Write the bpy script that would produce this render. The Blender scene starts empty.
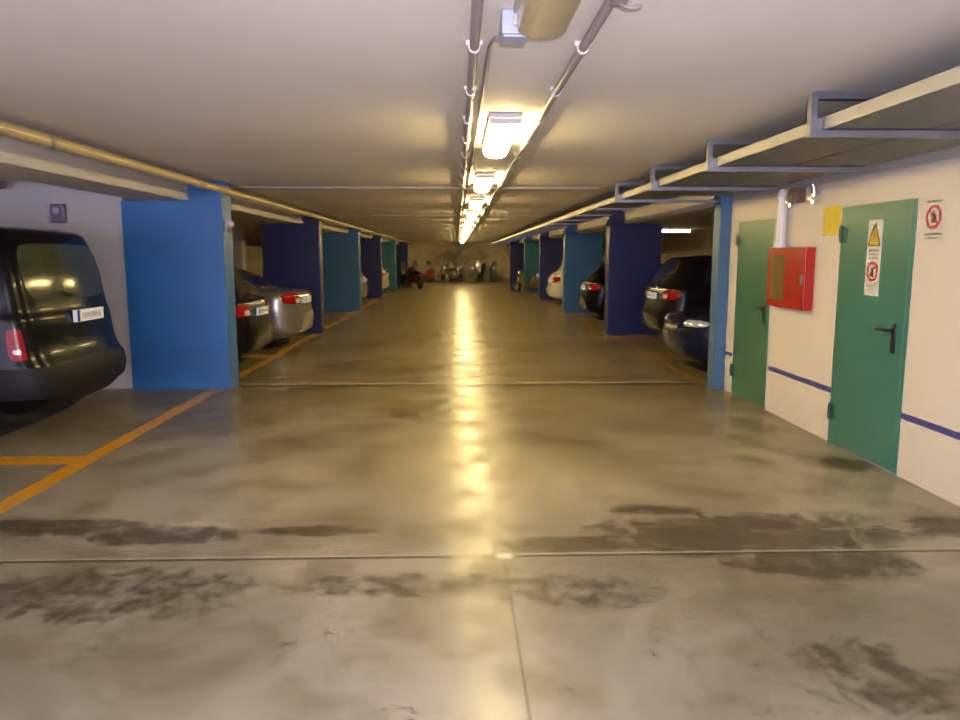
import bpy, bmesh, math, random
from mathutils import Vector, Matrix
random.seed(7)
PI = math.pi
scn = bpy.context.scene
C = scn.collection

# ------------------------------------------------------------------ materials
class G:
    """tiny shader maths helper"""
    def __init__(s, nt): s.nt = nt
    def n(s, t, **kw):
        nd = s.nt.nodes.new(t)
        for k, v in kw.items(): setattr(nd, k, v)
        return nd
    def put(s, sock, v):
        if isinstance(v, (int, float)): sock.default_value = v
        elif isinstance(v, tuple): sock.default_value = v if len(v) != 3 or sock.type == 'VECTOR' else (*v, 1)
        else: s.nt.links.new(v, sock)
    def m(s, op, a, b=0.0, c=0.0, clamp=False):
        nd = s.n('ShaderNodeMath', operation=op, use_clamp=clamp)
        s.put(nd.inputs[0], a); s.put(nd.inputs[1], b); s.put(nd.inputs[2], c)
        return nd.outputs[0]
    def mix(s, f, a, b, blend='MIX'):
        nd = s.n('ShaderNodeMix', data_type='RGBA', blend_type=blend)
        s.put(nd.inputs[0], f); s.put(nd.inputs[6], a); s.put(nd.inputs[7], b)
        return nd.outputs[2]
    def noise(s, vec, scale, detail=4, rough=.55, dist=0.0):
        nd = s.n('ShaderNodeTexNoise')
        nd.inputs['Scale'].default_value = scale; nd.inputs['Detail'].default_value = detail
        nd.inputs['Roughness'].default_value = rough; nd.inputs['Distortion'].default_value = dist
        s.put(nd.inputs['Vector'], vec)
        return nd.outputs['Fac']
    def ss(s, x, a, b):
        nd = s.n('ShaderNodeMapRange', interpolation_type='SMOOTHSTEP')
        s.put(nd.inputs[0], x); nd.inputs[1].default_value = a; nd.inputs[2].default_value = b
        return nd.outputs[0]
    def band(s, x, c, half, soft):
        """1 inside |x-c|<half"""
        return s.ss(s.m('ABSOLUTE', s.m('SUBTRACT', x, c)), half + soft, half)
    def blob(s, x, y, cx, cy, rx, ry):
        a = s.m('MULTIPLY', s.m('SUBTRACT', x, cx), 1 / rx); b = s.m('MULTIPLY', s.m('SUBTRACT', y, cy), 1 / ry)
        d = s.m('ADD', s.m('MULTIPLY', a, a), s.m('MULTIPLY', b, b))
        return s.ss(d, 1.0, 0.0)
    def add(s, *a):
        r = a[0]
        for b in a[1:]: r = s.m('MAXIMUM', r, b)
        return r

def new_mat(name):
    m = bpy.data.materials.new(name); m.use_nodes = True
    nt = m.node_tree; b = nt.nodes['Principled BSDF']; g = G(nt)
    geo = nt.nodes.new('ShaderNodeNewGeometry'); sep = nt.nodes.new('ShaderNodeSeparateXYZ')
    nt.links.new(geo.outputs['Position'], sep.inputs[0])
    return m, g, b, geo.outputs['Position'], sep.outputs[0], sep.outputs[1], sep.outputs[2]

def mat(name, col, rough=.5, metal=0., coat=0., var=.08, scale=3., emit=None, es=0., bump=0., spec=.5, trans=0.):
    m, g, b, pos, X, Y, Z = new_mat(name)
    tc = g.n('ShaderNodeTexCoord').outputs['Object']
    nz = g.noise(tc, scale, 4)
    lo = tuple(c * (1 - var) for c in col); hi = tuple(min(1, c * (1 + var)) for c in col)
    g.put(b.inputs['Base Color'], g.mix(g.ss(nz, .3, .7), lo, hi))
    b.inputs['Roughness'].default_value = rough; b.inputs['Metallic'].default_value = metal
    b.inputs['Coat Weight'].default_value = coat; b.inputs['Coat Roughness'].default_value = .05
    b.inputs['Specular IOR Level'].default_value = spec; b.inputs['Transmission Weight'].default_value = trans
    if emit:
        b.inputs['Emission Color'].default_value = (*emit, 1); b.inputs['Emission Strength'].default_value = es
    if bump:
        bn = g.n('ShaderNodeBump'); bn.inputs['Strength'].default_value = bump; bn.inputs['Distance'].default_value = .01
        g.put(bn.inputs['Height'], g.noise(tc, scale * 14, 3)); g.put(b.inputs['Normal'], bn.outputs[0])
    return m

def floor_mat():
    m, g, b, pos, X, Y, Z = new_mat('polished_concrete')
    big = g.noise(pos, .55, 5, .6, .4); mid = g.noise(pos, 2.2, 3, .55, .2); fine = g.noise(pos, 9, 3, .6)
    col = g.mix(g.ss(big, .3, .7), (.20, .18, .13), (.40, .365, .285))
    col = g.mix(g.m('MULTIPLY', g.ss(mid, .44, .66), .65), col, (.17, .145, .09))
    col = g.mix(g.m('MULTIPLY', g.ss(fine, .45, .8), .18), col, (.12, .10, .07))
    # floor turns browner and darker farther down the lane
    col = g.mix(g.m('MULTIPLY', g.ss(Y, 4.5, 10), .75), col, (.15, .115, .05))
    # oily stains either side of the joint near the camera
    st = g.add(g.blob(X, Y, -2.5, 4.36, .9, .2), g.blob(X, Y, -1.75, 4.2, .7, .2), g.blob(X, Y, -.85, 4.25, .5, .12),
               g.blob(X, Y, 1.7, 4.12, 1.35, .5), g.blob(X, Y, 1.95, 3.7, .75, .28), g.blob(X, Y, 1.25, 4.55, .4, .14),
               g.blob(X, Y, .6, 4.0, .6, .18), g.blob(X, Y, 3.0, 4.2, .5, .25), g.blob(X, Y, 3.05, 5.55, .3, .3),
               g.m('MULTIPLY', g.add(g.blob(X, Y, -1.7, 3.45, 1.0, .45), g.blob(X, Y, -.3, 3.5, .8, .2), g.blob(X, Y, 1.6, 2.65, .4, .4),
               g.blob(X, Y, 2.0, 2.5, .5, .3), g.blob(X, Y, .55, 3.4, .6, .3)), .7))
    rag = g.noise(pos, 5.5, 6, .75, .6)
    sm = g.ss(g.m('ADD', g.m('MULTIPLY', st, 1.0), g.m('ADD', g.m('MULTIPLY', g.m('SUBTRACT', rag, .5), 2.4), g.m('MULTIPLY', g.m('SUBTRACT', fine, .5), 1.2))), .15, 1.0)
    sm = g.m('MULTIPLY', sm, g.ss(st, 0, .45))
    col = g.mix(g.m('MULTIPLY', sm, .82), col, (.045, .032, .018))
    # bigger soft dark clouds beyond
    sc = g.ss(g.noise(pos, .9, 4, .6, .3), .46, .72)
    col = g.mix(g.m('MULTIPLY', g.m('MULTIPLY', sc, g.m('ADD', .35, g.m('MULTIPLY', g.ss(Y, 4.3, 6.5), .65))), .8), col, (.08, .055, .025))
    # fine cracks close to the camera
    vo = g.n('ShaderNodeTexVoronoi', feature='DISTANCE_TO_EDGE'); vo.inputs['Scale'].default_value = 3.4
    wp = g.n('ShaderNodeVectorMath', operation='ADD'); nzc = g.n('ShaderNodeTexNoise'); nzc.inputs['Scale'].default_value = 4
    g.put(nzc.inputs['Vector'], pos); g.put(wp.inputs[0], pos); g.put(wp.inputs[1], nzc.outputs['Color']); g.put(vo.inputs['Vector'], wp.outputs[0])
    ck = g.m('MULTIPLY', g.ss(vo.outputs['Distance'], .035, 0), g.m('MULTIPLY', g.ss(Y, 4.4, 3.2), g.ss(rag, .5, .62)))
    col = g.mix(g.m('MULTIPLY', ck, .8), col, (.07, .06, .04))
    # joints
    jt = g.add(g.band(X, .25, .004, .004), g.band(X, -7.0, .006, .006))
    jy = None
    for yy in (-1.4, 3.84, 9.25, 14.6, 20, 25.4, 30.8, 36.2, 41.6):
        k = g.band(Y, yy, .010 if yy < 5 else .05, .01 if yy < 5 else .05); jy = k if jy is None else g.add(jy, k)
    col = g.mix(g.m('MULTIPLY', jt, .6), col, (.06, .05, .035))
    jl = None
    for yy in (3.84, 9.25, 14.6, 20, 25.4):
        k = g.band(Y, yy + (.026 if yy < 5 else .14), .006 if yy < 5 else .03, .008 if yy < 5 else .04); jl = k if jl is None else g.add(jl, k)
    col = g.mix(g.m('MULTIPLY', jy, .75), col, (.05, .04, .025))
    col = g.mix(g.m('MULTIPLY', jl, .6), col, (.44, .41, .31))
    col = g.mix(g.blob(X, Y, .25, 3.84, .065, .06), col, (.62, .58, .47))
    col = g.mix(g.blob(X, Y, .235, 5.91, .09, .09), col, (.06, .05, .035))
    # worn yellow bay paint
    wr = g.ss(g.noise(pos, 6, 5, .7), .30, .46)
    xl = g.add(g.band(X, -2.97, .07, .012))
    tb = None
    for yy in (-.7, 2.9, 5.86, 12.05, 14.3, 18.4, 20.6, 24.9, 27.1):
        k = g.band(Y, yy, .12, .012); tb = k if tb is None else g.add(tb, k)
    xb = g.m('MULTIPLY', tb, g.m('LESS_THAN', X, -2.95))
    lf = g.m('MULTIPLY', g.add(xl, xb), g.m('MULTIPLY', wr, g.m('ADD', .6, g.m('MULTIPLY', g.ss(Y, 9, 6), .4))))
    col = g.mix(lf, col, (.68, .34, .02))
    rt = g.add(g.band(X, 3.14, .055, .012), g.m('MULTIPLY', tb, g.m('GREATER_THAN', X, 3.05)))
    rt = g.m('MULTIPLY', rt, g.m('MULTIPLY', wr, g.m('MULTIPLY', g.m('GREATER_THAN', Y, 9.3), .5)))
    col = g.mix(rt, col, (.45, .2, .03))
    g.put(b.inputs['Base Color'], col)
    rr = g.m('ADD', .23, g.m('MULTIPLY', g.ss(mid, .3, .75), .22))
    rr = g.m('ADD', rr, g.m('MULTIPLY', sm, .1))
    g.put(b.inputs['Roughness'], rr)
    b.inputs['Specular IOR Level'].default_value = .30
    return m

def ceiling_mat():
    m, g, b, pos, X, Y, Z = new_mat('painted_concrete_ceiling')
    n1 = g.noise(pos, .7, 5, .6); n2 = g.noise(pos, 6, 5, .6)
    col = g.mix(g.ss(n1, .3, .7), (.70, .675, .65), (.78, .755, .73))
    col = g.mix(g.m('MULTIPLY', g.ss(n2, .45, .75), .15), col, (.5, .48, .44))
    j = None
    for yy in (0.9, 5.03, 13.4, 17.8, 22.0, 26.2, 30.5, 35, 39.5, 44):
        k = g.band(Y, yy, .02, .015); j = k if j is None else g.add(j, k)
    col = g.mix(g.m('MULTIPLY', j, .6), col, (.85, .82, .76))
    g.put(b.inputs['Base Color'], col); b.inputs['Roughness'].default_value = .75
    return m

def wall_mat(name, base, dark_above=None, stripe=False, splotch=False):
    m, g, b, pos, X, Y, Z = new_mat(name)
    n1 = g.noise(pos, .8, 5, .6); n2 = g.noise(pos, 9, 5, .6)
    col = g.mix(g.ss(n1, .3, .7), tuple(c * .93 for c in base), base)
    col = g.mix(g.m('MULTIPLY', g.ss(n2, .5, .75), .12), col, tuple(c * .75 for c in base))
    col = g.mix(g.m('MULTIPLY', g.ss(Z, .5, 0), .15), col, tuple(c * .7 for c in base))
    if stripe:
        col = g.mix(g.m('MULTIPLY', g.band(Z, .455, .022, .004), .93), col, (.012, .02, .22))
        col = g.mix(g.m('MULTIPLY', g.blob(Y, Z, 6.75, .30, .22, .09), .6), col, (.85, .80, .72))
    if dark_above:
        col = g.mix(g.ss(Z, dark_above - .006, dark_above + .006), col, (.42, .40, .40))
    if splotch:
        sp = g.m('MULTIPLY', g.ss(g.noise(pos, 1.6, 5, .7, .8), .44, .6),
                 g.m('MULTIPLY', g.band(X, .2, 1.3, .9), g.band(Z, 1.25, .55, .35)))
        col = g.mix(g.m('MULTIPLY', sp, .8), col, (.07, .035, .025))
        sp2 = g.m('MULTIPLY', g.ss(g.noise(pos, 2.3, 5, .7, .8), .5, .6), g.band(X, -.7, .9, .8))
        col = g.mix(g.m('MULTIPLY', g.m('MULTIPLY', sp2, g.band(Z, 1.3, .4, .3)), .5), col, (.05, .10, .04))
    g.put(b.inputs['Base Color'], col); b.inputs['Roughness'].default_value = .65
    return m

M = {}
M['floor'] = floor_mat(); M['ceiling'] = ceiling_mat()
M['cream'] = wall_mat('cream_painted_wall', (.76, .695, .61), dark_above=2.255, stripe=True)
M['white_wall'] = wall_mat('off_white_wall', (.55, .53, .53))
M['far_wall'] = wall_mat('ochre_far_wall', (.85, .72, .42), splotch=True)
M['bay_wall'] = wall_mat('bay_end_wall', (.50, .42, .28))
M['beam'] = wall_mat('beam_concrete', (.60, .57, .54))
M['bright_blue'] = mat('bright_blue_paint', (.022, .135, .39), .45, var=.12, scale=2)
M['navy'] = mat('navy_blue_paint', (.008, .011, .10), .45, var=.15, scale=2)
M['mid_blue'] = mat('mid_blue_paint', (.03, .13, .30), .45, var=.12, scale=2)
M['grey_blue'] = mat('greyish_blue_paint', (.065, .16, .30), .45, var=.1, scale=2)
M['teal'] = mat('teal_paint', (.03, .17, .24), .45, var=.12, scale=2)
M['green_door'] = mat('green_door_paint', (.05, .19, .145), .35, var=.10, scale=1.5)
M['green_door_dark'] = mat('darker_green_door_paint', (.045, .155, .095), .35, var=.12, scale=1.5)
M['green_dark'] = mat('dark_green_hinge', (.015, .07, .045), .4)
M['frame_white'] = mat('pale_frame', (.62, .60, .55), .5)
M['black_plastic'] = mat('black_plastic', (.012, .012, .013), .35)
M['rubber'] = mat('rubber', (.016, .016, .016), .8)
M['red'] = mat('red_cabinet_paint', (.42, .018, .012), .3, var=.12)
M['red_dark'] = mat('dark_red_inside', (.13, .01, .008), .5)
M['gold'] = mat('reflection_gold', (.85, .48, .06), .35, var=.2)  # gold behind the pane adds to its painted reflection
M['yellow'] = mat('yellow_notice', (.72, .56, .02), .5)
M['hazard'] = mat('hazard_yellow', (.75, .50, .02), .5)
M['sign_white'] = mat('sign_white', (.66, .68, .63), .4)
M['sign_red'] = mat('sign_red', (.50, .03, .03), .4)
M['ink'] = mat('sign_ink', (.03, .025, .025), .5)
M['ink_soft'] = mat('faded_ink', (.22, .21, .2), .6)
M['galv'] = mat('galvanised_steel', (.27, .28, .32), .38, metal=.75, var=.15, scale=8)
M['tray'] = mat('tray_sheet_metal', (.17, .17, .155), .5, metal=.25, var=.15, scale=2.5)
M['tray_lip'] = mat('tray_lip', (.44, .42, .34), .45, metal=.2, var=.1, scale=3)
M['pipe'] = mat('grey_plastic_conduit', (.30, .28, .30), .5, var=.1)
M['pipe_gold'] = mat('lamplit_gold_pipe', (.62, .50, .27), .3, metal=.35, var=.1)  # golden lamplight put into the pipe's base colour
M['pipe_dark'] = mat('dull_pipe', (.20, .17, .13), .45, var=.1)
M['pipe_white'] = mat('white_pipe', (.72, .70, .70), .35)
M['clamp'] = mat('pale_clamp', (.72, .70, .70), .4)
M['box_grey'] = mat('grey_junction_box', (.33, .37, .47), .45)
M['box_brown'] = mat('brown_box', (.14, .09, .07), .5)
M['lamp_off'] = mat('unlit_diffuser', (.50, .42, .26), .3, coat=.4)
M['lamp_housing'] = mat('lamp_housing', (.42, .41, .40), .5)
LAMP_C = (1.0, .74, .30)
M['lamp_on'] = mat('lit_diffuser', (.9, .9, .85), .4, emit=LAMP_C, es=66)
M['bay_lamp_on'] = mat('lit_bay_diffuser', (.9, .9, .85), .4, emit=(1, .82, .5), es=9)
M['glass'] = mat('tinted_glass', (.012, .014, .012), .06, coat=1, var=.3)
M['glass_green'] = mat('greenish_rear_glass', (.045, .055, .028), .12, spec=.4, var=.3, scale=2)
M['reflection_pane'] = mat('golden_reflection_pane', (.95, .62, .22), .15, trans=.75, spec=.6)  # golden reflection put into the pane colour
M['chrome'] = mat('chrome', (.8, .8, .8), .12, metal=1)
M['rim'] = mat('alloy_rim', (.45, .45, .47), .3, metal=.9)
M['tail'] = mat('red_tail_lens', (.20, .004, .004), .2, spec=.2, emit=(1, .03, .02), es=.06)
M['tail_white'] = mat('clear_lens', (.55, .45, .42), .15, coat=.5, emit=(1, .85, .8), es=.02)
M['head_lens'] = mat('headlight_lens', (.7, .72, .78), .08, coat=1, metal=.5, emit=(.9, .95, 1), es=.05)
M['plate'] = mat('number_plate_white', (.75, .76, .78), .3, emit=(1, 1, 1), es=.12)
M['plate_blue'] = mat('number_plate_blue', (.02, .06, .40), .3)
M['plate_print'] = mat('plate_print', (.42, .43, .46), .5)
M['bumper'] = mat('dark_bumper_plastic', (.010, .010, .011), .55, spec=.25)
for n, c in dict(black=(.003, .003, .004), blackblue=(.008, .010, .028), maroon=(.09, .006, .01), silver=(.30, .28, .26),
                 dark=(.007, .005, .006), white=(.62, .60, .52), purple=(.03, .015, .06), grey=(.16, .16, .17), green=(.02, .06, .03), red=(.35, .02, .02), yellow=(.20, .15, .03), cream=(.5, .45, .33)).items():
    M['paint_' + n] = mat('car_paint_' + n, c, .25, coat=.12 if n in ('black', 'dark', 'blackblue') else .4, spec=.14 if n in ('black', 'dark', 'blackblue') else .35, metal=.6 if n == 'silver' else 0., var=.04)

# ------------------------------------------------------------------ mesh helpers
def bx(bm, x0, x1, y0, y1, z0, z1, bev=0.):
    r = bmesh.ops.create_cube(bm, size=1, matrix=Matrix.Translation(((x0+x1)/2, (y0+y1)/2, (z0+z1)/2)) @ Matrix.Diagonal((abs(x1-x0), abs(y1-y0), abs(z1-z0), 1)))
    if bev:
        es = list({e for v in r['verts'] for e in v.link_edges})
        bmesh.ops.bevel(bm, geom=es, offset=bev, segments=2, affect='EDGES', profile=.5)
def cyl(bm, a, b, r, seg=14, r2=None):
    a, b = Vector(a), Vector(b); d = b - a
    mt = Matrix.Translation((a+b)/2) @ d.to_track_quat('Z', 'Y').to_matrix().to_4x4()
    bmesh.ops.create_cone(bm, cap_ends=True, segments=seg, radius1=r, radius2=r if r2 is None else r2, depth=d.length, matrix=mt)
def tube(bm, pts, r, seg=10):
    pts = [Vector(p) for p in pts]; rings = []
    for i, p in enumerate(pts):
        t = (pts[min(i+1, len(pts)-1)] - pts[max(i-1, 0)]).normalized()
        u = t.cross(Vector((0, 0, 1)));  u = u.normalized() if u.length > .01 else Vector((1, 0, 0))
        w = t.cross(u)
        rings.append([bm.verts.new(p + r*(math.cos(2*PI*k/seg)*u + math.sin(2*PI*k/seg)*w)) for k in range(seg)])
    for a, b in zip(rings, rings[1:]):
        for k in range(seg): bm.faces.new((a[k], a[(k+1) % seg], b[(k+1) % seg], b[k]))
    bm.faces.new(rings[0][::-1]); bm.faces.new(rings[-1])
def smooth_path(pts, n=6):
    out = []; P = [Vector(p) for p in pts]
    for i in range(len(P)-1):
        p0, p1, p2, p3 = P[max(i-1, 0)], P[i], P[i+1], P[min(i+2, len(P)-1)]
        for k in range(n):
            t = k/n
            out.append(.5*((2*p1) + (p2-p0)*t + (2*p0-5*p1+4*p2-p3)*t*t + (3*p1-p0-3*p2+p3)*t**3))
    return out + [P[-1]]
def torus(bm, c, R, r, axis='Y', seg=28, rs=10):
    rings = []
    for i in range(seg):
        a = 2*PI*i/seg; ring = []
        for j in range(rs):
            b = 2*PI*j/rs; q = (R + r*math.cos(b))
            p = {'Y': (q*math.cos(a), r*math.sin(b), q*math.sin(a)), 'X': (r*math.sin(b), q*math.cos(a), q*math.sin(a)), 'Z': (q*math.cos(a), q*math.sin(a), r*math.sin(b))}[axis]
            ring.append(bm.verts.new(Vector(c) + Vector(p)))
        rings.append(ring)
    for i in range(seg):
        a, b = rings[i], rings[(i+1) % seg]
        for j in range(rs): bm.faces.new((a[j], a[(j+1) % rs], b[(j+1) % rs], b[j]))
def prism(bm, poly, f0, f1):
    """poly 2d points; f0/f1 map a 2d point to the two faces"""
    A = [bm.verts.new(f0(p)) for p in poly]; B = [bm.verts.new(f1(p)) for p in poly]
    n = len(poly); bm.faces.new(A[::-1]); bm.faces.new(B)
    for i in range(n): bm.faces.new((A[i], A[(i+1) % n], B[(i+1) % n], B[i]))
def obj(name, bm, m, parent=None, smooth=False, loc=None, ang=40):
    bmesh.ops.recalc_face_normals(bm, faces=bm.faces)
    me = bpy.data.meshes.new(name); bm.to_mesh(me); bm.free()
    me.materials.append(m)
    if smooth:
        for p in me.polygons: p.use_smooth = True
        me.set_sharp_from_angle(angle=math.radians(ang))
    o = bpy.data.objects.new(name, me); C.objects.link(o)
    if parent: o.parent = parent
    if loc: o.location = loc
    return o
def B(): return bmesh.new()
def box(name, m, dims, parent=None, bev=0.):
    bm = B(); bx(bm, *dims, bev=bev); return obj(name, bm, m, parent)
def thing(name, label, cat, loc=(0, 0, 0), rz=0, group=None):
    o = bpy.data.objects.new(name, None); C.objects.link(o); o.empty_display_size = .2
    o.location = loc; o.rotation_euler = (0, 0, rz); o['label'] = label; o['category'] = cat
    if group: o['group'] = group
    return o
def tag(o, label, cat, group=None):
    o['label'] = label; o['category'] = cat
    if group: o['group'] = group
    return o
def struct(o, label=None, cat=None):
    o['kind'] = 'structure'
    if label: o['label'] = label
    if cat: o['category'] = cat
    return o

# ------------------------------------------------------------------ the hall
HC = 2.5; Y0 = -4.0; Y1 = 48.5; XB = 8.8; WX = 3.27
struct(box('floor', M['floor'], (-XB, XB, Y0, Y1, -.15, 0)), 'polished stained concrete garage floor with joints and yellow lines', 'floor')
struct(box('ceiling', M['ceiling'], (-XB, XB, Y0, Y1, HC, HC+.15)), 'pale painted concrete ceiling over the parking lane', 'ceiling')
struct(box('wall_far', M['far_wall'], (-XB, XB, Y1, Y1+.2, 0, HC)), 'ochre lit wall closing the far end of the lane', 'wall')
struct(box('wall_left', M['bay_wall'], (-XB-.2, -XB, Y0, Y1, 0, HC)), 'wall at the back of the left parking bays', 'wall')
struct(box('wall_right', M['bay_wall'], (XB, XB+.2, 8.86, Y1, 0, HC)), 'wall at the back of the right parking bays', 'wall')
# utility block on the right, with real door openings
D1 = (5.25, 6.28); D2 = (7.60, 8.62); DH = 2.03
bm = B()
for y0, y1, z0, z1 in ((Y0, D1[0], 0, HC), (D1[0], D1[1], DH, HC), (D1[1], D2[0], 0, HC), (D2[0], D2[1], DH, HC), (D2[1], 8.86, 0, HC)):
    bx(bm, WX, WX+.2, y0, y1, z0, z1)
bx(bm, WX+.2, XB, 8.66, 8.86, 0, HC)
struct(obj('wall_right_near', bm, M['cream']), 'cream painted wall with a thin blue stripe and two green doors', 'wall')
struct(box('wall_left_near', M['white_wall'], (-XB, -3.98, 9.12, 9.32, 0, HC)), 'off-white cross wall behind the black van', 'wall')
# beams over the bay edges
struct(box('ceiling_beam', M['beam'], (-3.75, -3.18, Y0, Y1, 2.27, HC)), 'downstand concrete beam along the left parking bays', 'beam')
struct(box('ceiling_beam', M['beam'], (3.42, 3.88, 8.86, Y1, 2.27, HC)), 'downstand concrete beam along the right parking bays', 'beam')

# pillars: wide slab under the beam, nib reaching the ceiling on the lane side
def pillar(side, y, m, label, xin, t=.36):
    bm = B()
    a, b, c = xin, (3.175 if side < 0 else 3.415), (3.97 if y < 10 else 4.04) if side < 0 else 4.20
    pts = [(a, 0), (c, 0), (c, 2.268), (b, 2.268), (b, HC), (a, HC)]
    prism(bm, pts, lambda p: (side*p[0], y, p[1]), lambda p: (side*p[0], y+t, p[1]))
    bmesh.ops.recalc_face_normals(bm, faces=bm.faces)
    struct(obj('pillar', bm, m), label, 'pillar')
PY = [9.05, 15.55, 22.05, 28.55, 35.05, 41.55]
pillar(-1, 9.05, M['bright_blue'], 'bright blue painted pillar beside the black van', 2.79)
pillar(-1, 15.65, M['navy'], 'navy blue pillar past the silver car on the left side', 2.86)
pillar(-1, 22.2, M['mid_blue'], 'mid blue pillar, third from the camera on the left side', 2.90)
pillar(-1, 28.6, M['navy'], 'navy pillar, fourth from the camera on the left side', 2.90)
pillar(-1, 35.1, M['teal'], 'teal pillar, fifth from the camera on the left side', 2.88)
pillar(-1, 41.6, M['navy'], 'navy pillar, last before the far wall on the left side', 2.74)
bm = B(); bx(bm, 3.14, 3.90, 8.87, 9.10, 0, 2.268); bx(bm, 3.14, 3.41, 8.87, 9.10, 2.268, HC)
struct(obj('pillar', bm, M['grey_blue']), 'greyish blue pillar at the end of the cream wall', 'pillar')
pillar(1, 15.25, M['navy'], 'navy blue pillar beyond the dark cars on the right side', 3.12)
pillar(1, 21.4, M['mid_blue'], 'mid blue pillar, third from the camera on the right side', 3.10)
pillar(1, 27.8, M['navy'], 'navy pillar, fourth from the camera on the right side', 3.10)
pillar(1, 34.2, M['teal'], 'teal pillar, fifth from the camera on the right side', 3.10)
pillar(1, 40.8, M['navy'], 'navy pillar, last before the far wall on the right side', 2.92)

bm = B(); bx(bm, -7.45, -7.05, 24.8, 25.2, 0, HC, .01)
struct(obj('pillar', bm, M['beam']), 'pale concrete post deep in the left bays', 'pillar')
# ------------------------------------------------------------------ doors
def door(n, y0, y1, m, label, near_handle_y):
    bm = B(); bx(bm, WX-.012, WX+.03, y0+.035, y1-.035, .012, DH-.03, .004)
    for zz in (.35, .0): pass
    d = struct(obj('door_%d' % n, bm, m), label, 'door')
    bm = B()
    bx(bm, WX-.006, WX+.12, y0+.001, y0+.034, .001, DH-.001); bx(bm, WX-.006, WX+.12, y1-.034, y1-.001, .001, DH-.001)
    bx(bm, WX-.006, WX+.12, y0+.034, y1-.034, DH-.029, DH-.001)
    obj('door_frame', bm, m if n == 1 else M['frame_white'], d)
    for z in (.28, 1.80):
        bm = B(); cyl(bm, (WX-.024, y1-.03, z-.07), (WX-.024, y1-.03, z+.07), .014); bx(bm, WX-.02, WX-.010, y1-.10, y1-.03, z-.06, z+.06)
        obj('hinge', bm, M['green_dark'], d, True)
    bm = B(); hy = near_handle_y
    bx(bm, WX-.024, WX-.010, hy-.022, hy+.022, .90, 1.12, .004)
    cyl(bm, (WX-.02, hy, 1.07), (WX-.07, hy, 1.07), .011)
    tube(bm, smooth_path([(WX-.068, hy-.005, 1.07), (WX-.07, hy+.06, 1.07), (WX-.068, hy+.14, 1.068)]), .0115)
    cyl(bm, (WX-.024, hy, .95), (WX-.030, hy, .95), .012)
    obj('door_handle', bm, M['black_plastic'], d, True)
    return d
door(1, *D1, M['green_door'], 'green metal door with warning signs and black lever handle', 5.40)
door(2, *D2, M['green_door_dark'], 'plain dark green metal door next to the greyish blue pillar', 7.74)
for z0 in ():
    pass

# ------------------------------------------------------------------ signs
def wyz(x): return lambda p: (x, p[0], p[1])
def ring_poly(cy, cz, r, n=24): return [(cy + r*math.cos(2*PI*i/n), cz + r*math.sin(2*PI*i/n)) for i in range(n)]
def annulus(bm, cy, cz, r0, r1, xa, xb, n=28):
    a = [[bm.verts.new((x, cy + r*math.cos(2*PI*i/n), cz + r*math.sin(2*PI*i/n))) for i in range(n)] for x, r in ((xa, r0), (xa, r1), (xb, r1), (xb, r0))]
    for k in range(4):
        p, q = a[k], a[(k+1) % 4]
        for i in range(n): bm.faces.new((p[i], p[(i+1) % n], q[(i+1) % n], q[i]))
# tall sticker on the near door: triangle above, prohibition ring below
sx = WX-.0125
s = tag(box('warning_sign', M['sign_white'], (sx-.003, sx, 5.645, 5.845, 1.31, 1.90)), 'tall white sticker with yellow warning triangle above a red prohibition ring on green door', 'sign')
bm = B(); prism(bm, [(5.66, 1.70), (5.83, 1.70), (5.745, 1.875)], wyz(sx-.003), wyz(sx-.0045)); obj('warning_triangle', bm, M['hazard'], s)
bm = B()
for a, b in (((5.66, 1.70), (5.83, 1.70)), ((5.83, 1.70), (5.745, 1.875)), ((5.745, 1.875), (5.66, 1.70))):
    cyl(bm, (sx-.005, *a), (sx-.005, *b), .004, 6)
prism(bm, [(5.752, 1.83), (5.728, 1.775), (5.748, 1.775), (5.738, 1.725), (5.766, 1.788), (5.747, 1.788), (5.76, 1.83)], wyz(sx-.0045), wyz(sx-.006)); obj('triangle_symbol', bm, M['ink'], s)
bm = B()
for k, w in enumerate((.13, .10, .13)): bx(bm, sx-.0045, sx-.003, 5.745-w/2, 5.745+w/2, 1.655-.028*k, 1.668-.028*k)
obj('small_print', bm, M['ink_soft'], s)
bm = B(); annulus(bm, 5.745, 1.50, .058, .078, sx-.003, sx-.006)
cyl(bm, (sx-.005, 5.69, 1.555), (sx-.005, 5.80, 1.445), .006, 6); obj('prohibition_ring', bm, M['sign_red'], s)
bm = B(); prism(bm, ring_poly(5.745, 1.515, .018), wyz(sx-.003), wyz(sx-.004)); bx(bm, sx-.004, sx-.003, 5.725, 5.765, 1.455, 1.50); obj('prohibition_symbol', bm, M['ink'], s)
bm = B()
for k, w in enumerate((.13, .09)): bx(bm, sx-.0045, sx-.003, 5.745-w/2, 5.745+w/2, 1.385-.026*k, 1.395-.026*k)
obj('small_print', bm, M['ink_soft'], s)
# white notice right of the near door
sx = WX-.0005
s = tag(box('prohibition_sign', M['sign_white'], (sx-.003, sx, 4.93, 5.185, 1.70, 2.02)), 'square white notice with a red ring and black symbol on cream wall', 'sign')
s.data.materials[0] = M['frame_white'].copy(); 
bm = B(); annulus(bm, 5.06, 1.885, .062, .082, sx-.003, sx-.006); cyl(bm, (sx-.005, 5.115, 1.94), (sx-.005, 5.005, 1.83), .006, 6); obj('prohibition_ring', bm, M['sign_red'], s)
bm = B(); prism(bm, [(5.03, 1.845), (5.085, 1.845), (5.075, 1.89), (5.06, 1.935), (5.045, 1.905), (5.03, 1.89)], wyz(sx-.003), wyz(sx-.0045)); obj('prohibition_symbol', bm, M['ink'], s)
box('caption', M['ink_soft'], (sx-.0045, sx-.003, 4.97, 5.15, 1.985, 1.997), s)
bm = B()
for k, w in enumerate((.19, .12)): bx(bm, sx-.0045, sx-.003, 5.06-w/2, 5.06+w/2, 1.762-.028*k, 1.775-.028*k)
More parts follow.
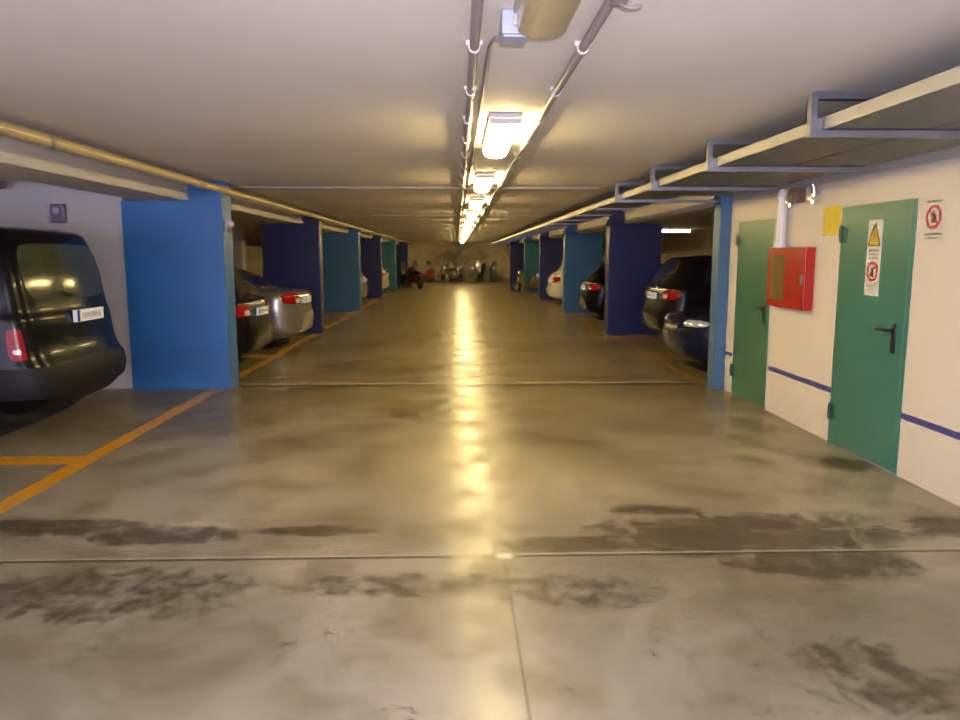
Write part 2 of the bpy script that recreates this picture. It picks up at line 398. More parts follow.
obj('small_print', bm, M['ink_soft'], s)
# yellow notice between cabinet and near door
s = tag(box('yellow_notice', M['yellow'], (sx-.003, sx, 6.31, 6.60, 1.80, 2.05)), 'yellow notice sheet on the wall beside the green door with stickers', 'notice')
bm = B()
for k, w in enumerate((.18, .20, .14)): bx(bm, sx-.0045, sx-.003, 6.455-w/2, 6.455+w/2, 1.97-.05*k, 1.978-.05*k)
obj('small_print', bm, mat('faded_print', (.42, .32, .04), .6), s)

# fire hose cabinet
t = thing('fire_hose_cabinet', 'red wall-mounted fire hose cabinet with a golden reflection coloured into its window', 'fire cabinet', (WX, 7.13, 1.12))
bm = B(); w = .41; h = .58
bx(bm, -.025, -.001, -w, w, 0, h)
bx(bm, -.075, -.025, -w, -w+.03, 0, h); bx(bm, -.075, -.025, w-.03, w, 0, h); bx(bm, -.075, -.025, -w+.03, w-.03, 0, .03); bx(bm, -.075, -.025, -w+.03, w-.03, h-.03, h)
obj('cabinet_body', bm, M['red'], t)
bm = B(); bx(bm, -.09, -.076, -w, .02, 0, h, .003); bx(bm, -.09, -.076, w-.05, w, 0, h); bx(bm, -.09, -.076, .02, w-.05, h-.07, h); bx(bm, -.09, -.076, .02, w-.05, 0, .06)
dr = obj('cabinet_door', bm, M['red'], t)
box('glass_pane', M['reflection_pane'], (-.085, -.081, .022, w-.052, .062, h-.072), dr)
bm = B(); bx(bm, -.10, -.091, -w+.05, -w+.075, .24, .33); obj('cabinet_latch', bm, M['galv'], dr)
bm = B()
for k, R in enumerate((.065, .095, .125)): torus(bm, (-.05, .19, .28), R, .016, 'X')
obj('fire_hose', bm, M['gold'], t, True)
bm = B(); cyl(bm, (-.05, .19, .10), (-.05, .19, .48), .022, 12, .014); obj('hose_nozzle', bm, M['gold'], t, True)

# pipes by the cabinet
bm = B(); cyl(bm, (3.20, 7.32, 1.72), (3.20, 7.32, 2.262), .048, 18); cyl(bm, (3.20, 7.32, 1.701), (3.20, 7.32, 1.75), .06, 18)
p = tag(obj('water_pipe', bm, M['pipe_white'], None, True), 'white vertical water pipe above the red hose cabinet', 'pipe')
bm = B(); bx(bm, 3.165, 3.269, 6.98, 7.12, 2.12, 2.25, .006)
p = tag(obj('junction_box', bm, M['box_brown']), 'small brown box under the cable tray beside the white pipe', 'junction box')
bm = B(); bx(bm, 3.15, 3.164, 7.0, 7.1, 2.14, 2.23); obj('box_cover', bm, M['box_brown'], p)
for yy, lb in ((7.19, 'short steel conduit bend between white pipe and brown box'), (6.72, 'short steel conduit bend nearest the yellow notice, under the tray')):
    bm = B(); tube(bm, smooth_path([(3.22, yy, 2.09), (3.22, yy, 2.2), (3.20, yy, 2.26)]), .022); bx(bm, 3.18, 3.269, yy-.03, yy+.03, 2.12, 2.15)
    tag(obj('conduit_elbow', bm, M['chrome'], None, True), lb, 'conduit')

# ------------------------------------------------------------------ cable tray on the right
t = thing('cable_tray', 'long wide metal cable tray slung under the ceiling along the right', 'cable tray', (0, 0, 0))
def trough(xa, xb, ya, yb, z, h):
    bm = B(); bx(bm, xa, xb, ya, yb, z, z+.004); bx(bm, xa, xa+.004, ya, yb, z+.004, z+h); bx(bm, xb-.004, xb, ya, yb, z+.004, z+h)
    y = ya + .86
    while y < yb:
        bx(bm, xa+.01, xb-.01, y-.015, y+.015, z-.004, z); y += 1.72
    return bm
obj('tray_trough', trough(2.00, 2.56, -3.5, 47.5, 2.305, .06), M['tray'], t)
obj('tray_trough', trough(2.60, 3.14, -3.5, 8.6, 2.305, .06), M['tray'], t)
box('tray_lip', M['tray_lip'], (1.99, 1.999, -3.5, 47.5, 2.30, 2.365), t)
y = 0.80; k = 0
while y < 47:
    bm = B()
    if y < 9.8:
        xr = 3.18
        bx(bm, 1.92, xr, y-.022, y+.022, 2.262, 2.298)          # lower channel
        bx(bm, 1.92, xr-.35, y-.022, y+.022, 2.462, 2.498)      # upper channel on the ceiling
        bx(bm, 1.92, 1.955, y-.022, y+.022, 2.298, 2.462)        # outer post
        bx(bm, 1.955, 1.982, y-.03, y+.03, 2.298, 2.36)
        bx(bm, xr-.04, xr, y-.022, y+.022, 2.298, 2.498)
    else:
        bx(bm, 2.0, 2.56, y-.02, y+.02, 2.275, 2.298)
        bx(bm, 2.53, 2.56, y-.02, y+.02, 2.298, 2.498)
    obj('tray_hanger', bm, M['galv'], t)
    y += 1.66; k += 1
bm = B()
for x, r in ((2.12, .018), (2.22, .014), (2.36, .022)): cyl(bm, (x, -3.3, 2.34+r-.02), (x, 47.2, 2.34+r-.02), r, 8)
obj('power_cable', bm, M['black_plastic'], t, True)

# ------------------------------------------------------------------ ceiling conduits above the lane
def conduit(x, r, label, z=2.474, y0=-3.5, y1=48, clamps=14, m='pipe'):
    bm = B(); cyl(bm, (x, y0, z), (x, y1, z), r, 14)
    c = tag(obj('ceiling_conduit', bm, M[m], None, True), label, 'conduit')
    for k in range(clamps):
        yy = 1.55 + .83*k
        bm = B(); cyl(bm, (x, yy-.012, z), (x, yy+.012, z), r+.005, 14); bx(bm, x-r-.014, x+r+.014, yy-.012, yy+.012, z+.008, HC-.001)
        obj('clamp', bm, M['clamp'], c, False)
    return c
conduit(.075, .02, 'thick grey conduit on the ceiling left of the lamps')
conduit(.14, .011, 'thin grey conduit running between the thick conduit and the lamps', z=2.485, y0=3.3, clamps=0)
conduit(.525, .02, 'thick grey conduit on the ceiling right of the lamps')
t = thing('junction_box', 'bluish grey junction box on the ceiling by the unlit lamp', 'junction box', (.215, 2.86, HC))
box('box_body', M['box_grey'], (-.05, .05, -.06, .06, -.085, -.001), t, .006)
bm = B(); bx(bm, -.045, .045, -.055, .055, -.095, -.086, .003); obj('box_cover', bm, M['box_grey'], t)
bm = B(); tube(bm, smooth_path([(0, .06, -.04), (-.005, .14, -.035), (-.055, .2, -.03), (-.072, .32, -.02), (-.075, .45, -.015)]), .009); obj('cable', bm, M['pipe'], t, True)
bm = B(); tube(bm, smooth_path([(.525, 2.50, 2.43), (.55, 2.53, 2.425), (.59, 2.56, 2.43), (.62, 2.60, 2.45)]), .006)
bx(bm, .50, .55, 2.46, 2.52, 2.425, 2.499)
tag(obj('cable_end', bm, M['pipe'], None, True), 'loose cable end hanging off the right ceiling conduit', 'cable')

# pipes along the left side
bm = B(); cyl(bm, (-2.79, Y0+.1, 2.40), (-2.79, Y1-.01, 2.40), .043, 18)
lp = tag(obj('service_pipe', bm, M['pipe_gold'], None, True), 'thick pipe coloured as if lit golden, running along the ceiling past the left pillars', 'pipe')
for k in range(16):
    yy = 2.3+3.0*k; bm = B(); cyl(bm, (-2.79, yy-.02, 2.40), (-2.79, yy+.02, 2.40), .052, 18); bx(bm, -2.80, -2.78, yy-.012, yy+.012, 2.44, HC-.001)
    obj('clamp', bm, M['pipe_dark'], lp)
bm = B(); cyl(bm, (-2.92, Y0+.1, 2.455), (-2.92, 9.0, 2.455), .03, 14)
tag(obj('service_pipe', bm, M['pipe_dark'], None, True), 'thinner dull pipe stopping at the bright blue pillar', 'pipe')
# cross conduits under the ceiling
for k, yy in enumerate((9.6, 16.1, 22.7, 29.2, 35.7)):
    bm = B(); cyl(bm, (-2.74, yy, 2.478), (1.82, yy, 2.478), .016, 10)
    tag(obj('cross_conduit', bm, M['pipe'], None, True), ('thin conduit crossing the ceiling just past the %s pair of pillars' % ('first', 'second', 'third', 'fourth', 'fifth')[k]), 'conduit')

# ------------------------------------------------------------------ lamps
LX = .305
def lamp_parts(t, lit, L=1.28, w=.20):
    bm = B(); bx(bm, -w/2, w/2, -L/2, L/2, -.03, -.001, .004); obj('lamp_housing', bm, M['lamp_housing'], t)
    bm = B(); n = 8
    pts = [(-w/2+.008, 0)] + [(-(w/2-.008)*math.cos(PI*i/n), -.03-.055*math.sin(PI*i/n)**.6) for i in range(0, n+1)] + [(w/2-.008, 0)]
    prism(bm, pts, lambda p: (p[0], -L/2+.01, p[1]-.031), lambda p: (p[0], L/2-.01, p[1]-.031))
    obj('lamp_diffuser', bm, lit, t, True)
    for s in (-1, 1):
        bm = B(); bx(bm, -w/2, w/2, s*L/2 - (.008 if s > 0 else 0), s*L/2 + (.008 if s < 0 else 0), -.07, -.031, .003); obj('end_cap', bm, M['lamp_housing'], t)
names = ['nearest lit', 'second lit', 'third lit', 'fourth lit', 'fifth lit', 'sixth lit', 'seventh lit', 'eighth lit', 'ninth lit', 'tenth lit', 'eleventh lit', 'twelfth lit', 'thirteenth lit']
t = thing('ceiling_lamp', 'unlit long lamp with yellowed cover between the ceiling conduits', 'ceiling lamp', (LX, 2.12, HC))
lamp_parts(t, M['lamp_off'])
proto = None
for k in range(13):
    loc = (LX, 5.38+3.25*k, HC)
    t = thing('ceiling_lamp', 'brightly lit long lamp on the ceiling, %s in the row' % names[k], 'ceiling lamp', loc, 0, 'lit lamps in a row along the lane ceiling')
    if proto is None: lamp_parts(t, M['lamp_on']); proto = t
    else:
        for ch in proto.children:
            c = ch.copy(); C.objects.link(c); c.parent = t
def bay_lamp(x, y, label, lit=True, rz=PI/2):
    t = thing('bay_lamp', label, 'ceiling lamp', (x, y, HC), rz); lamp_parts(t, M['bay_lamp_on'] if lit else M['pipe_dark']); return t
bay_lamp(7.0, 24.4, 'lit tube lamp over the right bays, seen past the navy pillar')
bay_lamp(-6.4, 12.3, 'added tube lamp brightening the left bay holding the silver car')  # lamp added to light this bay
bay_lamp(5.9, 12.1, 'added tube lamp brightening the right bay holding the two dark cars')  # another added lamp, brightens the bay of the dark cars
bay_lamp(-5.3, 8.3, 'dark unlit lamp on the ceiling above the black van', False, 0)

# small devices
t = thing('wall_lantern', 'small glinting round device fixed to the bright blue pillar edge', 'wall device', (-2.79, 9.16, 1.99))
bm = B(); bx(bm, .001, .03, -.05, .05, -.07, .07, .006); obj('back_plate', bm, M['box_grey'], t)
bm = B(); bmesh.ops.create_uvsphere(bm, u_segments=16, v_segments=10, radius=.045, matrix=Matrix.Translation((.06, 0, .01))); obj('glass_globe', bm, M['tail_white'], t, True)
bm = B(); cyl(bm, (.05, 0, -.03), (.05, 0, -.10), .02); obj('lantern_stem', bm, M['black_plastic'], t, True)
t = thing('alarm_box', 'small purplish box on the white wall above the black van', 'alarm', (-4.72, 9.119, 2.12))
bm = B(); bx(bm, -.08, .08, -.08, -.001, -.11, .11, .01); obj('box_body', bm, mat('purplish_plastic', (.16, .13, .2), .4), t)
bm = B(); cyl(bm, (0, -.08, .03), (0, -.10, .03), .04); obj('sounder', bm, M['box_grey'], t, True)

# ------------------------------------------------------------------ cars
def cr(a, b, c, d, t): return .5*((2*b)+(c-a)*t+(2*a-5*b+4*c-d)*t*t+(3*b-a-3*c+d)*t**3)
# level: z_rear, z_front, x_rear, x_front, half_width, corner_r
SHAPES = {
 'hatch': dict(L=4.05, lv=[(.20, .20, .14, 3.92, .76, .18), (.30, .28, .03, 4.02, .83, .28), (.52, .48, .0, 4.05, .86, .34), (.72, .62, .04, 4.02, .87, .34),
                           (.94, .76, .09, 3.90, .85, .32), (1.0, .96, .13, 3.02, .80, .26), (1.22, 1.22, .26, 2.62, .74, .24), (1.40, 1.38, .42, 2.28, .65, .24), (1.455, 1.44, .60, 2.05, .54, .2), (1.475, 1.465, .95, 1.7, .28, .1)],
               wr=.31, wx=(.66, 3.22)),
 'suv': dict(L=4.4, lv=[(.26, .26, .14, 4.26, .80, .18), (.38, .36, .03, 4.36, .87, .26), (.60, .60, .0, 4.40, .90, .32), (.84, .78, .05, 4.37, .90, .32),
                        (1.06, .96, .10, 4.22, .88, .28), (1.12, 1.08, .14, 3.35, .84, .24), (1.36, 1.36, .27, 2.95, .78, .22), (1.55, 1.53, .42, 2.62, .69, .22), (1.615, 1.60, .58, 2.4, .57, .2), (1.635, 1.625, 1.0, 2.0, .3, .1)],
             wr=.35, wx=(.74, 3.52)),
 'sedan': dict(L=4.5, lv=[(.20, .20, .14, 4.36, .78, .18), (.30, .28, .03, 4.47, .85, .30), (.52, .48, .0, 4.50, .88, .38), (.74, .62, .03, 4.46, .89, .38),
                          (.98, .78, .10, 4.30, .86, .32), (1.03, .98, .62, 3.25, .80, .24), (1.22, 1.22, .95, 2.85, .73, .22), (1.37, 1.36, 1.28, 2.5, .64, .22), (1.43, 1.42, 1.5, 2.3, .53, .2), (1.45, 1.44, 1.7, 2.1, .28, .1)],
               wr=.32, wx=(.95, 3.62)),
 'van': dict(L=4.1, lv=[(.27, .27, .12, 3.95, .79, .16), (.42, .38, .0, 4.06, .86, .22), (.60, .55, -.02, 4.10, .88, .24), (.80, .74, .06, 4.05, .87, .20),
                        (1.06, .92, .10, 3.88, .86, .18), (1.16, 1.05, .13, 3.25, .85, .17), (1.47, 1.44, .18, 2.85, .83, .15), (1.75, 1.73, .26, 2.5, .785, .15), (1.86, 1.85, .36, 2.3, .70, .15), (1.895, 1.885, .8, 2.0, .38, .1)],
             wr=.32, wx=(.72, 3.38)),
}
class Shape:
    def __init__(s, nm): s.__dict__.update(SHAPES[nm]); s.n = len(s.lv)-1
    def pt(s, v, p):
        v = max(0, min(s.n, v)); i = min(int(v), s.n-1); t = v-i; A = s.lv
        q = [cr(A[max(i-1, 0)][k], A[i][k], A[i+1][k], A[min(i+2, s.n)][k], t) for k in range(6)]
        lo = [min(A[i][k], A[i+1][k]) - .01 for k in range(6)]; hi = [max(A[i][k], A[i+1][k]) + .01 for k in range(6)]
        zr, zf, xr, xf, hw, r = [max(lo[k], min(hi[k], q[k])) for k in range(6)]
        sg = -1 if p < 0 else 1; p = abs(p)
        if p < .2: u = p/.2; x, y = xr, u*(hw-r)
        elif p < .3: a = (p-.2)/.1*PI/2; x, y = xr+r-r*math.cos(a), hw-r+r*math.sin(a)
        elif p < .7: u = (p-.3)/.4; x, y = xr+r+u*(xf-xr-2*r), hw
        elif p < .8: a = (p-.7)/.1*PI/2; x, y = xf-r+r*math.sin(a), hw-r+r*math.cos(a)
        else: u = (1-p)/.2; x, y = xf, u*(hw-r)
        bow = (1-(y/hw)**2)
        if p < .35: x -= .06*bow
        if p > .65: x += .10*bow
        T = (x-xr)/max(.01, xf-xr); T = max(0, min(1, T)); T = T*T*(3-2*T) if v < 5 else T
        return Vector((x, sg*y, zr+(zf-zr)*T))
    def nrm(s, v, p):
        e = .02; a = s.pt(v+e, p)-s.pt(v-e, p); b = s.pt(v, p+e*.5)-s.pt(v, p-e*.5); n = a.cross(b)
        n = n.normalized() if n.length > 1e-9 else Vector((0, 0, 1))
        c = s.pt(v, p) - Vector((s.L/2, 0, .8))
        return n if n.dot(c) > 0 else -n
    def body(s):
        bm = B(); ps = [i/20*.2 for i in range(0, 20, 5)] + [.2+i*.02 for i in range(5)] + [.3+i*.04 for i in range(10)] + [.7+i*.02 for i in range(5)] + [.8, .85, .9, .95, 1.0]
        ps = sorted(set(round(x, 4) for x in ps)); full = ps + [-x for x in ps[-2:0:-1]]
        vs = []; v = 0
        while v <= s.n+1e-6: vs.append(v); v += .25
        rings = [[bm.verts.new(s.pt(v, p)) for p in full] for v in vs]; N = len(full)
        for a, b in zip(rings, rings[1:]):
            for k in range(N): bm.faces.new((a[k], a[(k+1) % N], b[(k+1) % N], b[k]))
        bm.faces.new(rings[0][::-1]); bm.faces.new(rings[-1])
        return bm
    def patch(s, v0, v1, p0, p1, off=.009, nv=6, npp=12, round_=0.12, bm=None):
        bm = bm or B(); g = [[], []]
        for L, o in ((0, off), (1, -.02)):
            for i in range(nv+1):
                row = []
                for j in range(npp+1):
                    a, b = i/nv, j/npp
                    # squircle corners
                    ca, cb = 2*a-1, 2*b-1
                    ca2 = ca*(1-round_*cb**4); cb2 = cb*(1-round_*ca**4)
                    v = v0+(v1-v0)*(ca2+1)/2; p = p0+(p1-p0)*(cb2+1)/2
                    row.append(bm.verts.new(s.pt(v, p)+s.nrm(v, p)*o))
                g[L].append(row)
        O, I = g
        for i in range(nv):
            for j in range(npp):
                bm.faces.new((O[i][j], O[i][j+1], O[i+1][j+1], O[i+1][j])); bm.faces.new((I[i][j], I[i+1][j], I[i+1][j+1], I[i][j+1]))
        bd = [(i, 0) for i in range(nv+1)] + [(nv, j) for j in range(1, npp+1)] + [(i, npp) for i in range(nv-1, -1, -1)] + [(0, j) for j in range(npp-1, 0, -1)]
        for a, b in zip(bd, bd[1:]+bd[:1]): bm.faces.new((O[a[0]][a[1]], O[b[0]][b[1]], I[b[0]][b[1]], I[a[0]][a[1]]))
        return bm

def wheel(parent, x, y, r, sgn):
    bm = B(); n = 32; prof = [(r*.62, -.09), (r*.93, -.095), (r, -.07), (r, .07), (r*.93, .095), (r*.62, .09), (r*.62, -.09)]
    rings = [[bm.verts.new((q[0]*math.cos(2*PI*i/n), q[1], q[0]*math.sin(2*PI*i/n))) for q in prof[:-1]] for i in range(n)]
    for i in range(n):
        a, b = rings[i], rings[(i+1) % n]
        for j in range(6): bm.faces.new((a[j], a[(j+1) % 6], b[(j+1) % 6], b[j]))
    w = obj('wheel', bm, M['rubber'], parent, True, (x, y, r))
    bm = B(); cyl(bm, (0, sgn*.02, 0), (0, sgn*.05, 0), r*.63, 28); cyl(bm, (0, sgn*.05, 0), (0, sgn*.085, 0), r*.16, 14)
    for k in range(5):
        a = 2*PI*k/5; cyl(bm, (0, sgn*.065, 0), (r*.6*math.cos(a), sgn*.08, r*.6*math.sin(a)), r*.09, 8)
    torus(bm, (0, sgn*.075, 0), r*.6, .014, 'Y', 28, 8)
    obj('wheel_rim', bm, M['rim'], w, True)

def car(shape, paint, label, loc, rz, tail='hatch', plate=True, glassm='glass', bumper=None, plate_v=(3.15, 3.55), windows=True):
    S = Shape(shape); t = thing('parked_car' if shape != 'van' else 'parked_van', label, 'car' if shape != 'van' else 'van', loc, rz)
    body = obj('car_body', S.body(), paint, t, True, ang=35)
    # wheel arches cut out of the body
    bm = B()
    for x in S.wx:
        for sg in (-1, 1): cyl(bm, (x, sg*(S.lv[3][4]-.26), S.wr), (x, sg*1.2, S.wr), S.wr+.05, 28)
    cut = obj('cutter', bm, M['rubber'])
    md = body.modifiers.new('b', 'BOOLEAN'); md.object = cut; md.operation = 'DIFFERENCE'; md.solver = 'EXACT'
    body.parent = None; bpy.context.view_layer.update()
    dg = bpy.context.evaluated_depsgraph_get(); me = bpy.data.meshes.new_from_object(body.evaluated_get(dg))
    body.modifiers.clear(); old = body.data; body.data = me; body.parent = t
    me.materials.clear(); me.materials.append(paint)
    for p in me.polygons: p.material_index = 0
    bpy.data.objects.remove(cut, do_unlink=True); bpy.data.meshes.remove(old)
    for x in S.wx:
        for sg in (-1, 1): wheel(t, x, sg*(S.lv[3][4]-.12), S.wr, sg)
    van = shape == 'van'; G_ = M[glassm]
    hi = 7.0
    obj('rear_window', S.patch(5.25, hi-.1, -.205, .205, round_=.10), G_, t, True)
    obj('windscreen', S.patch(5.3, hi-.15, .80, 1.0, npp=8, round_=0).__class__ and S.patch(5.3, hi-.15, .79, 1.21, npp=14, round_=.06) if False else front_patch(S, 5.3, hi-.15, .79), M['glass'], t, True)
    for sg in (-1, 1):
        obj('side_window', S.patch(5.3, hi-.25, sg*.33, sg*.49), M['glass'], t, True)
        obj('side_window', S.patch(5.3, hi-.25, sg*.51, sg*.68), M['glass'], t, True)
        bm = B(); P = S.pt(5.3, sg*.66); bx(bm, P.x-.05, P.x+.06, min(P.y, P.y+sg*.2), max(P.y, P.y+sg*.2), P.z+.0, P.z+.14, .03)
        obj('wing_mirror', bm, paint, t, True)
        if van:
            tl = obj('tail_light', S.patch(2.7, 3.75, sg*.248, sg*.286, off=.014, nv=5, npp=6), M['tail'], t, True)
            obj('reversing_lens', S.patch(2.95, 3.12, sg*.258, sg*.276, off=.02, nv=3, npp=5), M['tail_white'], tl, True)
        else:
            tl = obj('tail_light', S.patch(3.2, 3.95, sg*.185, sg*.27, off=.014, nv=5, npp=10, round_=.22), M['tail'], t, True)
            obj('reversing_lens', S.patch(3.25, 3.55, sg*.19, sg*.225, off=.02, nv=3, npp=5), M['tail_white'], tl, True)
        obj('headlight', S.patch(3.3, 3.85, sg*.735, sg*.83, off=.014, nv=5, npp=8, round_=.2), M['head_lens'], t, True)
        obj('fog_light', S.patch(1.5, 2.0, sg*.79, sg*.85, off=.012, nv=3, npp=5, round_=.3), M['head_lens'], t, True)
        obj('reflector', S.patch(1.55, 1.8, sg*.17, sg*.225, off=.012, nv=2, npp=5), M['tail'], t, True)
        obj('door_handle', S.patch(3.75, 3.95, sg*.44, sg*.47, off=.03, nv=2, npp=4), paint, t, True)
    obj('rear_bumper', S.patch(.9, 2.35, -.36, .36, off=.022, npp=30, round_=.03), M['bumper'] if van or bumper else paint, t, True)
    obj('front_bumper', front_patch(S, .9, 2.3, .66, .018), M['bumper'] if van or bumper else paint, t, True)
    obj('radiator_grille', front_patch(S, 2.5, 3.3, .90, .022), M['black_plastic'], t, True)
    if plate:
        z = S.pt(plate_v[0], 0).z; x = S.pt(plate_v[0], 0).x - .03
        yo = -.12 if van else 0
        pl = box('number_plate', M['plate'], (x-.012, x+.03, yo-.26, yo+.26, z, z+.112), t, .002)
        box('plate_band', M['plate_blue'], (x-.014, x-.0125, yo+.21, yo+.258, z+.003, z+.109), pl)
        bm = B()
        for i, w in enumerate((.05, .05, .035, .05, .04, .05)): yy = yo+.15-i*.065; bx(bm, x-.014, x-.0125, yy-w/2, yy+w/2, z+.035, z+.08)
        obj('plate_print', bm, M['plate_print'], pl)
    P = S.pt(5.25, 0)
    bm = B(); tube(bm, [(P.x-.03, .02, P.z+.02), (S.pt(5.5, .1).x-.035, .28, S.pt(5.5, .1).z)], .008, 6); obj('rear_wiper', bm, M['black_plastic'], t)
    P = S.pt(4.35, 0); bm = B(); bx(bm, P.x-.03, P.x+.02, -.16 if not van else -.3, .16 if not van else -.05, P.z-.03, P.z+.005, .004); obj('boot_handle', bm, M['chrome'] if not van else M['black_plastic'], t)
    return t
def front_patch(S, v0, v1, p0, off=.009):
    """grid across the front, p0..1 on both sides"""
    bm = B(); nv = 5; col = [p0+(1-p0)*j/10 for j in range(11)] + [-(1-(1-p0)*j/10) for j in range(1, 11)]
    O, I = [], []
    for i in range(nv+1):
        v = v0+(v1-v0)*i/nv
        O.append([bm.verts.new(S.pt(v, p)+S.nrm(v, max(-.985, min(.985, p)))*off) for p in col]); I.append([bm.verts.new(S.pt(v, p)-S.nrm(v, max(-.985, min(.985, p)))*.02) for p in col])
    n = len(col)-1
    for i in range(nv):
        for j in range(n):
            bm.faces.new((O[i][j], O[i][j+1], O[i+1][j+1], O[i+1][j])); bm.faces.new((I[i][j], I[i+1][j], I[i+1][j+1], I[i][j+1]))
    bd = [(i, 0) for i in range(nv+1)] + [(nv, j) for j in range(1, n+1)] + [(i, n) for i in range(nv-1, -1, -1)] + [(0, j) for j in range(n-1, 0, -1)]
    for a, b in zip(bd, bd[1:]+bd[:1]): bm.faces.new((O[a[0]][a[1]], O[b[0]][b[1]], I[b[0]][b[1]], I[a[0]][a[1]]))
    return bm

car('van', M['paint_black'], 'black van with tall rear window parked tail-out beside the bright blue pillar', (-3.57, 7.18, 0), PI, glassm='glass_green', plate_v=(3.75, 4.1))
car('hatch', M['paint_dark'], 'dark hatchback with red tail lights just behind the bright blue pillar', (-2.96, 11.2, 0), PI)
car('sedan', M['paint_silver'], 'silver saloon car parked before the navy pillar on the left', (-2.81, 13.75, 0), PI)
car('hatch', M['paint_grey'], 'grey car parked tail-out past the mid blue pillar on the left', (-3.1, 25.0, 0), PI)
car('hatch', M['paint_cream'], 'pale car parked past the fourth pillar on the left', (-3.05, 32.6, 0), PI)
car('hatch', M['paint_blackblue'], 'blue-black car parked nose-out beside the greyish blue pillar', (3.20+4.05, 10.65, 0), PI, plate=False)
car('suv', M['paint_dark'], 'tall dark car parked tail-out before the navy pillar on the right', (3.48, 13.1, 0), 0)
car('hatch', M['paint_black'], 'black car with red tail lights between the navy and mid blue pillars', (3.30, 19.2, 0), 0)
car('hatch', M['paint_white'], 'white car parked past the mid blue pillar on the right', (3.18, 25.3, 0), 0)
car('hatch', M['paint_purple'], 'dark purple car parked past the fourth pillar on the right', (3.45, 31.6, 0), 0)

# ------------------------------------------------------------------ motorbikes at the far end
def motorbike(label, loc, rz, paint, kind='scooter', seatm='black_plastic', screen=True, box_=False):
    t = thing('parked_' + kind, label, 'motorbike' if kind == 'motorbike' else 'scooter', loc, rz)
    r = .29 if kind == 'motorbike' else .23; wb = .68
    for s in (-1, 1):
        bm = B(); torus(bm, (0, 0, 0), r-.055, .055, 'X', 26, 8); w = obj('wheel', bm, M['rubber'], t, True, (0, s*wb, r))
        bm = B(); cyl(bm, (-.02, 0, 0), (.02, 0, 0), r-.09, 20); torus(bm, (0, 0, 0), r-.1, .018, 'X', 22, 6); obj('wheel_rim', bm, M['rim'], w, True)
    bm = B()
    if kind == 'scooter':
        pts = [(-.86, .52), (-.72, .74), (-.1, .70), (.02, .36), (.28, .33), (.38, .95), (.46, .98), (.58, .55), (.70, .50), (.66, .44), (.48, .40), (.34, .24), (-.1, .22), (-.4, .40), (-.6, .5)]
        prism(bm, pts, lambda p: (-.15, p[0], p[1]), lambda p: (.15, p[0], p[1]))
        bmesh.ops.bevel(bm, geom=list(bm.edges), offset=.025, segments=2, affect='EDGES')
    else:
        pts = [(-.80, .78), (-.55, .80), (-.2, .76), (.05, .95), (.32, .98), (.52, .88), (.50, .62), (.30, .32), (-.2, .28), (-.32, .55), (-.6, .68)]
        prism(bm, pts, lambda p: (-.13, p[0], p[1]), lambda p: (.13, p[0], p[1]))
        bmesh.ops.bevel(bm, geom=list(bm.edges), offset=.03, segments=2, affect='EDGES')
    obj('body_fairing', bm, paint, t, True)
    bm = B(); bx(bm, -.13, .13, -.75, -.08, .745 if kind == 'scooter' else .80, .83 if kind == 'scooter' else .88, .03); obj('seat', bm, M[seatm], t, True)
    bm = B(); 
    for s in (-1, 1): cyl(bm, (s*.09, .68, r), (s*.07, .44, .95), .022, 10)
    obj('fork', bm, M['galv'], t, True)
    bm = B(); tube(bm, smooth_path([(-.35, .28, 1.04), (-.2, .36, 1.03), (0, .42, 1.0), (.2, .36, 1.03), (.35, .28, 1.04)]), .014); cyl(bm, (0, .42, .92), (0, .42, 1.02), .03)
    obj('handlebar', bm, M['black_plastic'], t, True)
    bm = B(); bmesh.ops.create_uvsphere(bm, u_segments=14, v_segments=8, radius=.085, matrix=Matrix.Translation((0, .53, .88)) @ Matrix.Diagonal((1.1, .6, 1, 1))); obj('headlight', bm, M['head_lens'], t, True)
    bm = B(); bx(bm, -.07, .07, -.90, -.84, .62, .69, .01); obj('tail_light', bm, M['tail'], t, True)
    if screen:
        bm = B(); prism(bm, [(-.17, 1.0), (.17, 1.0), (.13, 1.32), (0, 1.38), (-.13, 1.32)], lambda p: (p[0], .52-(p[1]-1)*.3, p[1]), lambda p: (p[0], .53-(p[1]-1)*.3, p[1])); obj('windshield', bm, mat('smoked_screen', (.10, .10, .10), .15), t)
    if box_:
        bm = B(); bx(bm, -.2, .2, -1.0, -.66, .86, 1.18, .05); obj('top_box', bm, paint, t, True)
    bm = B()
    for s in (-1, 1): cyl(bm, (s*.05, -.15, .26), (s*.17, -.22, .01), .012, 8)
    obj('kick_stand', bm, M['galv'], t)
    bm = B(); cyl(bm, (.17, -.1, .3), (.19, -.75, .36), .04, 12); obj('exhaust_pipe', bm, M['chrome'], t, True)
    return t
motorbike('dark brown motorbike standing by the lane left of the far wall', (-2.15, 37.3, 0), .5, M['paint_maroon'], 'motorbike', screen=False)
motorbike('pale green scooter standing beside the fifth left pillar', (-2.75, 39.9, 0), .3, M['paint_green'], 'scooter')
motorbike('dark motorbike against the far wall, first on its left side', (-2.7, 46.9, 0), PI+.3, M['paint_dark'], 'motorbike')
motorbike('red scooter against the far wall among the left bikes', (-1.7, 47.1, 0), PI-.2, M['paint_red'], 'scooter')
motorbike('maroon motorbike against the far wall, left of the lamps row', (-.85, 46.9, 0), PI+.15, M['paint_maroon'], 'motorbike', screen=False)
motorbike('white scooter with tall screen below the row of lamps', (-.05, 46.9, 0), PI+.4, M['paint_white'], 'scooter', box_=True)
motorbike('silver motorbike parked at an angle in front of the far wall', (.62, 45.4, 0), PI+.7, M['paint_silver'], 'motorbike')
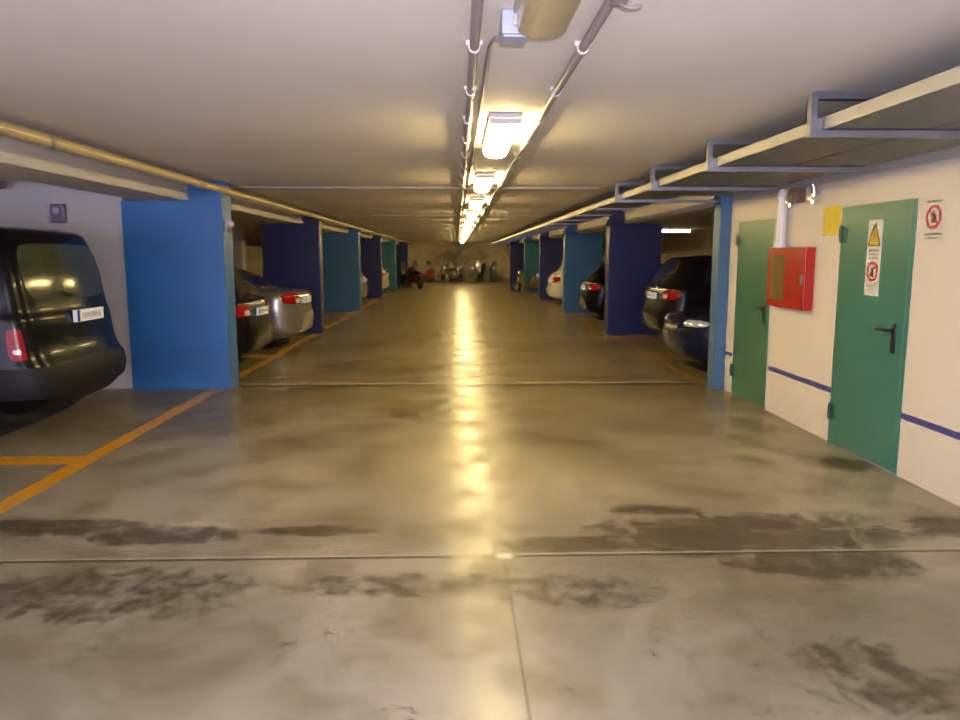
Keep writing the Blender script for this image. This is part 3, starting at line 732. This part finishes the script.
motorbike('black scooter with glinting headlight at the far wall', (1.45, 47.0, 0), PI-.2, M['paint_black'], 'scooter', box_=True)
motorbike('dark blue motorbike at the far wall near the right pillars', (2.25, 46.8, 0), PI+.1, M['paint_blackblue'], 'motorbike')
motorbike('dull yellow scooter beside the purple car on the right', (3.3, 33.25, 0), PI/2+.1, M['paint_yellow'], 'scooter', screen=False)

# ------------------------------------------------------------------ light
w = bpy.data.worlds.new('rear_fill'); scn.world = w; w.use_nodes = True
g = G(w.node_tree); bg = w.node_tree.nodes['Background']
tc = g.n('ShaderNodeTexCoord').outputs['Generated']
g.put(bg.inputs[0], g.mix(g.noise(tc, 2), (.66, .61, .86), (.74, .67, .92))); bg.inputs[1].default_value = 7  # added lavender fill, entering at an invented open end behind the camera
pd = bpy.data.lights.new('fill_portal', 'AREA'); pd.shape = 'RECTANGLE'; pd.size = 7.2; pd.size_y = 2.4; pd.cycles.is_portal = True  # guides the added fill in through the open end
po = bpy.data.objects.new('fill_portal', pd); C.objects.link(po); po.location = (-.2, Y0+.02, 1.25); po.rotation_euler = (PI/2, 0, 0)
fd = bpy.data.lights.new('camera_flash', 'AREA'); fd.shape = 'DISK'; fd.size = .10; fd.energy = 110; fd.color = (1, .92, .98)
fo = bpy.data.objects.new('camera_flash', fd); C.objects.link(fo); fo.location = (.06, -.03, 1.70); fo.rotation_euler = (math.radians(88), 0, math.radians(-1.4))

# ------------------------------------------------------------------ camera
cd = bpy.data.cameras.new('camera'); cd.sensor_width = 36; cd.lens = 740/960*36; cd.clip_start = .05; cd.clip_end = 200
co = bpy.data.objects.new('camera', cd); C.objects.link(co); co.location = (0, 0, 1.62)
P = math.atan(104/740); co.rotation_euler = (PI/2-P, 0, -math.atan(23*math.cos(P)/740))
scn.camera = co
scn.view_settings.view_transform = 'Standard'; scn.view_settings.look = 'None'
scn.view_settings.exposure = .14
cy = scn.cycles
cy.caustics_reflective = False; cy.caustics_refractive = False
cy.denoising_input_passes = 'RGB'; cy.sample_clamp_indirect = 4; cy.blur_glossy = 1.0
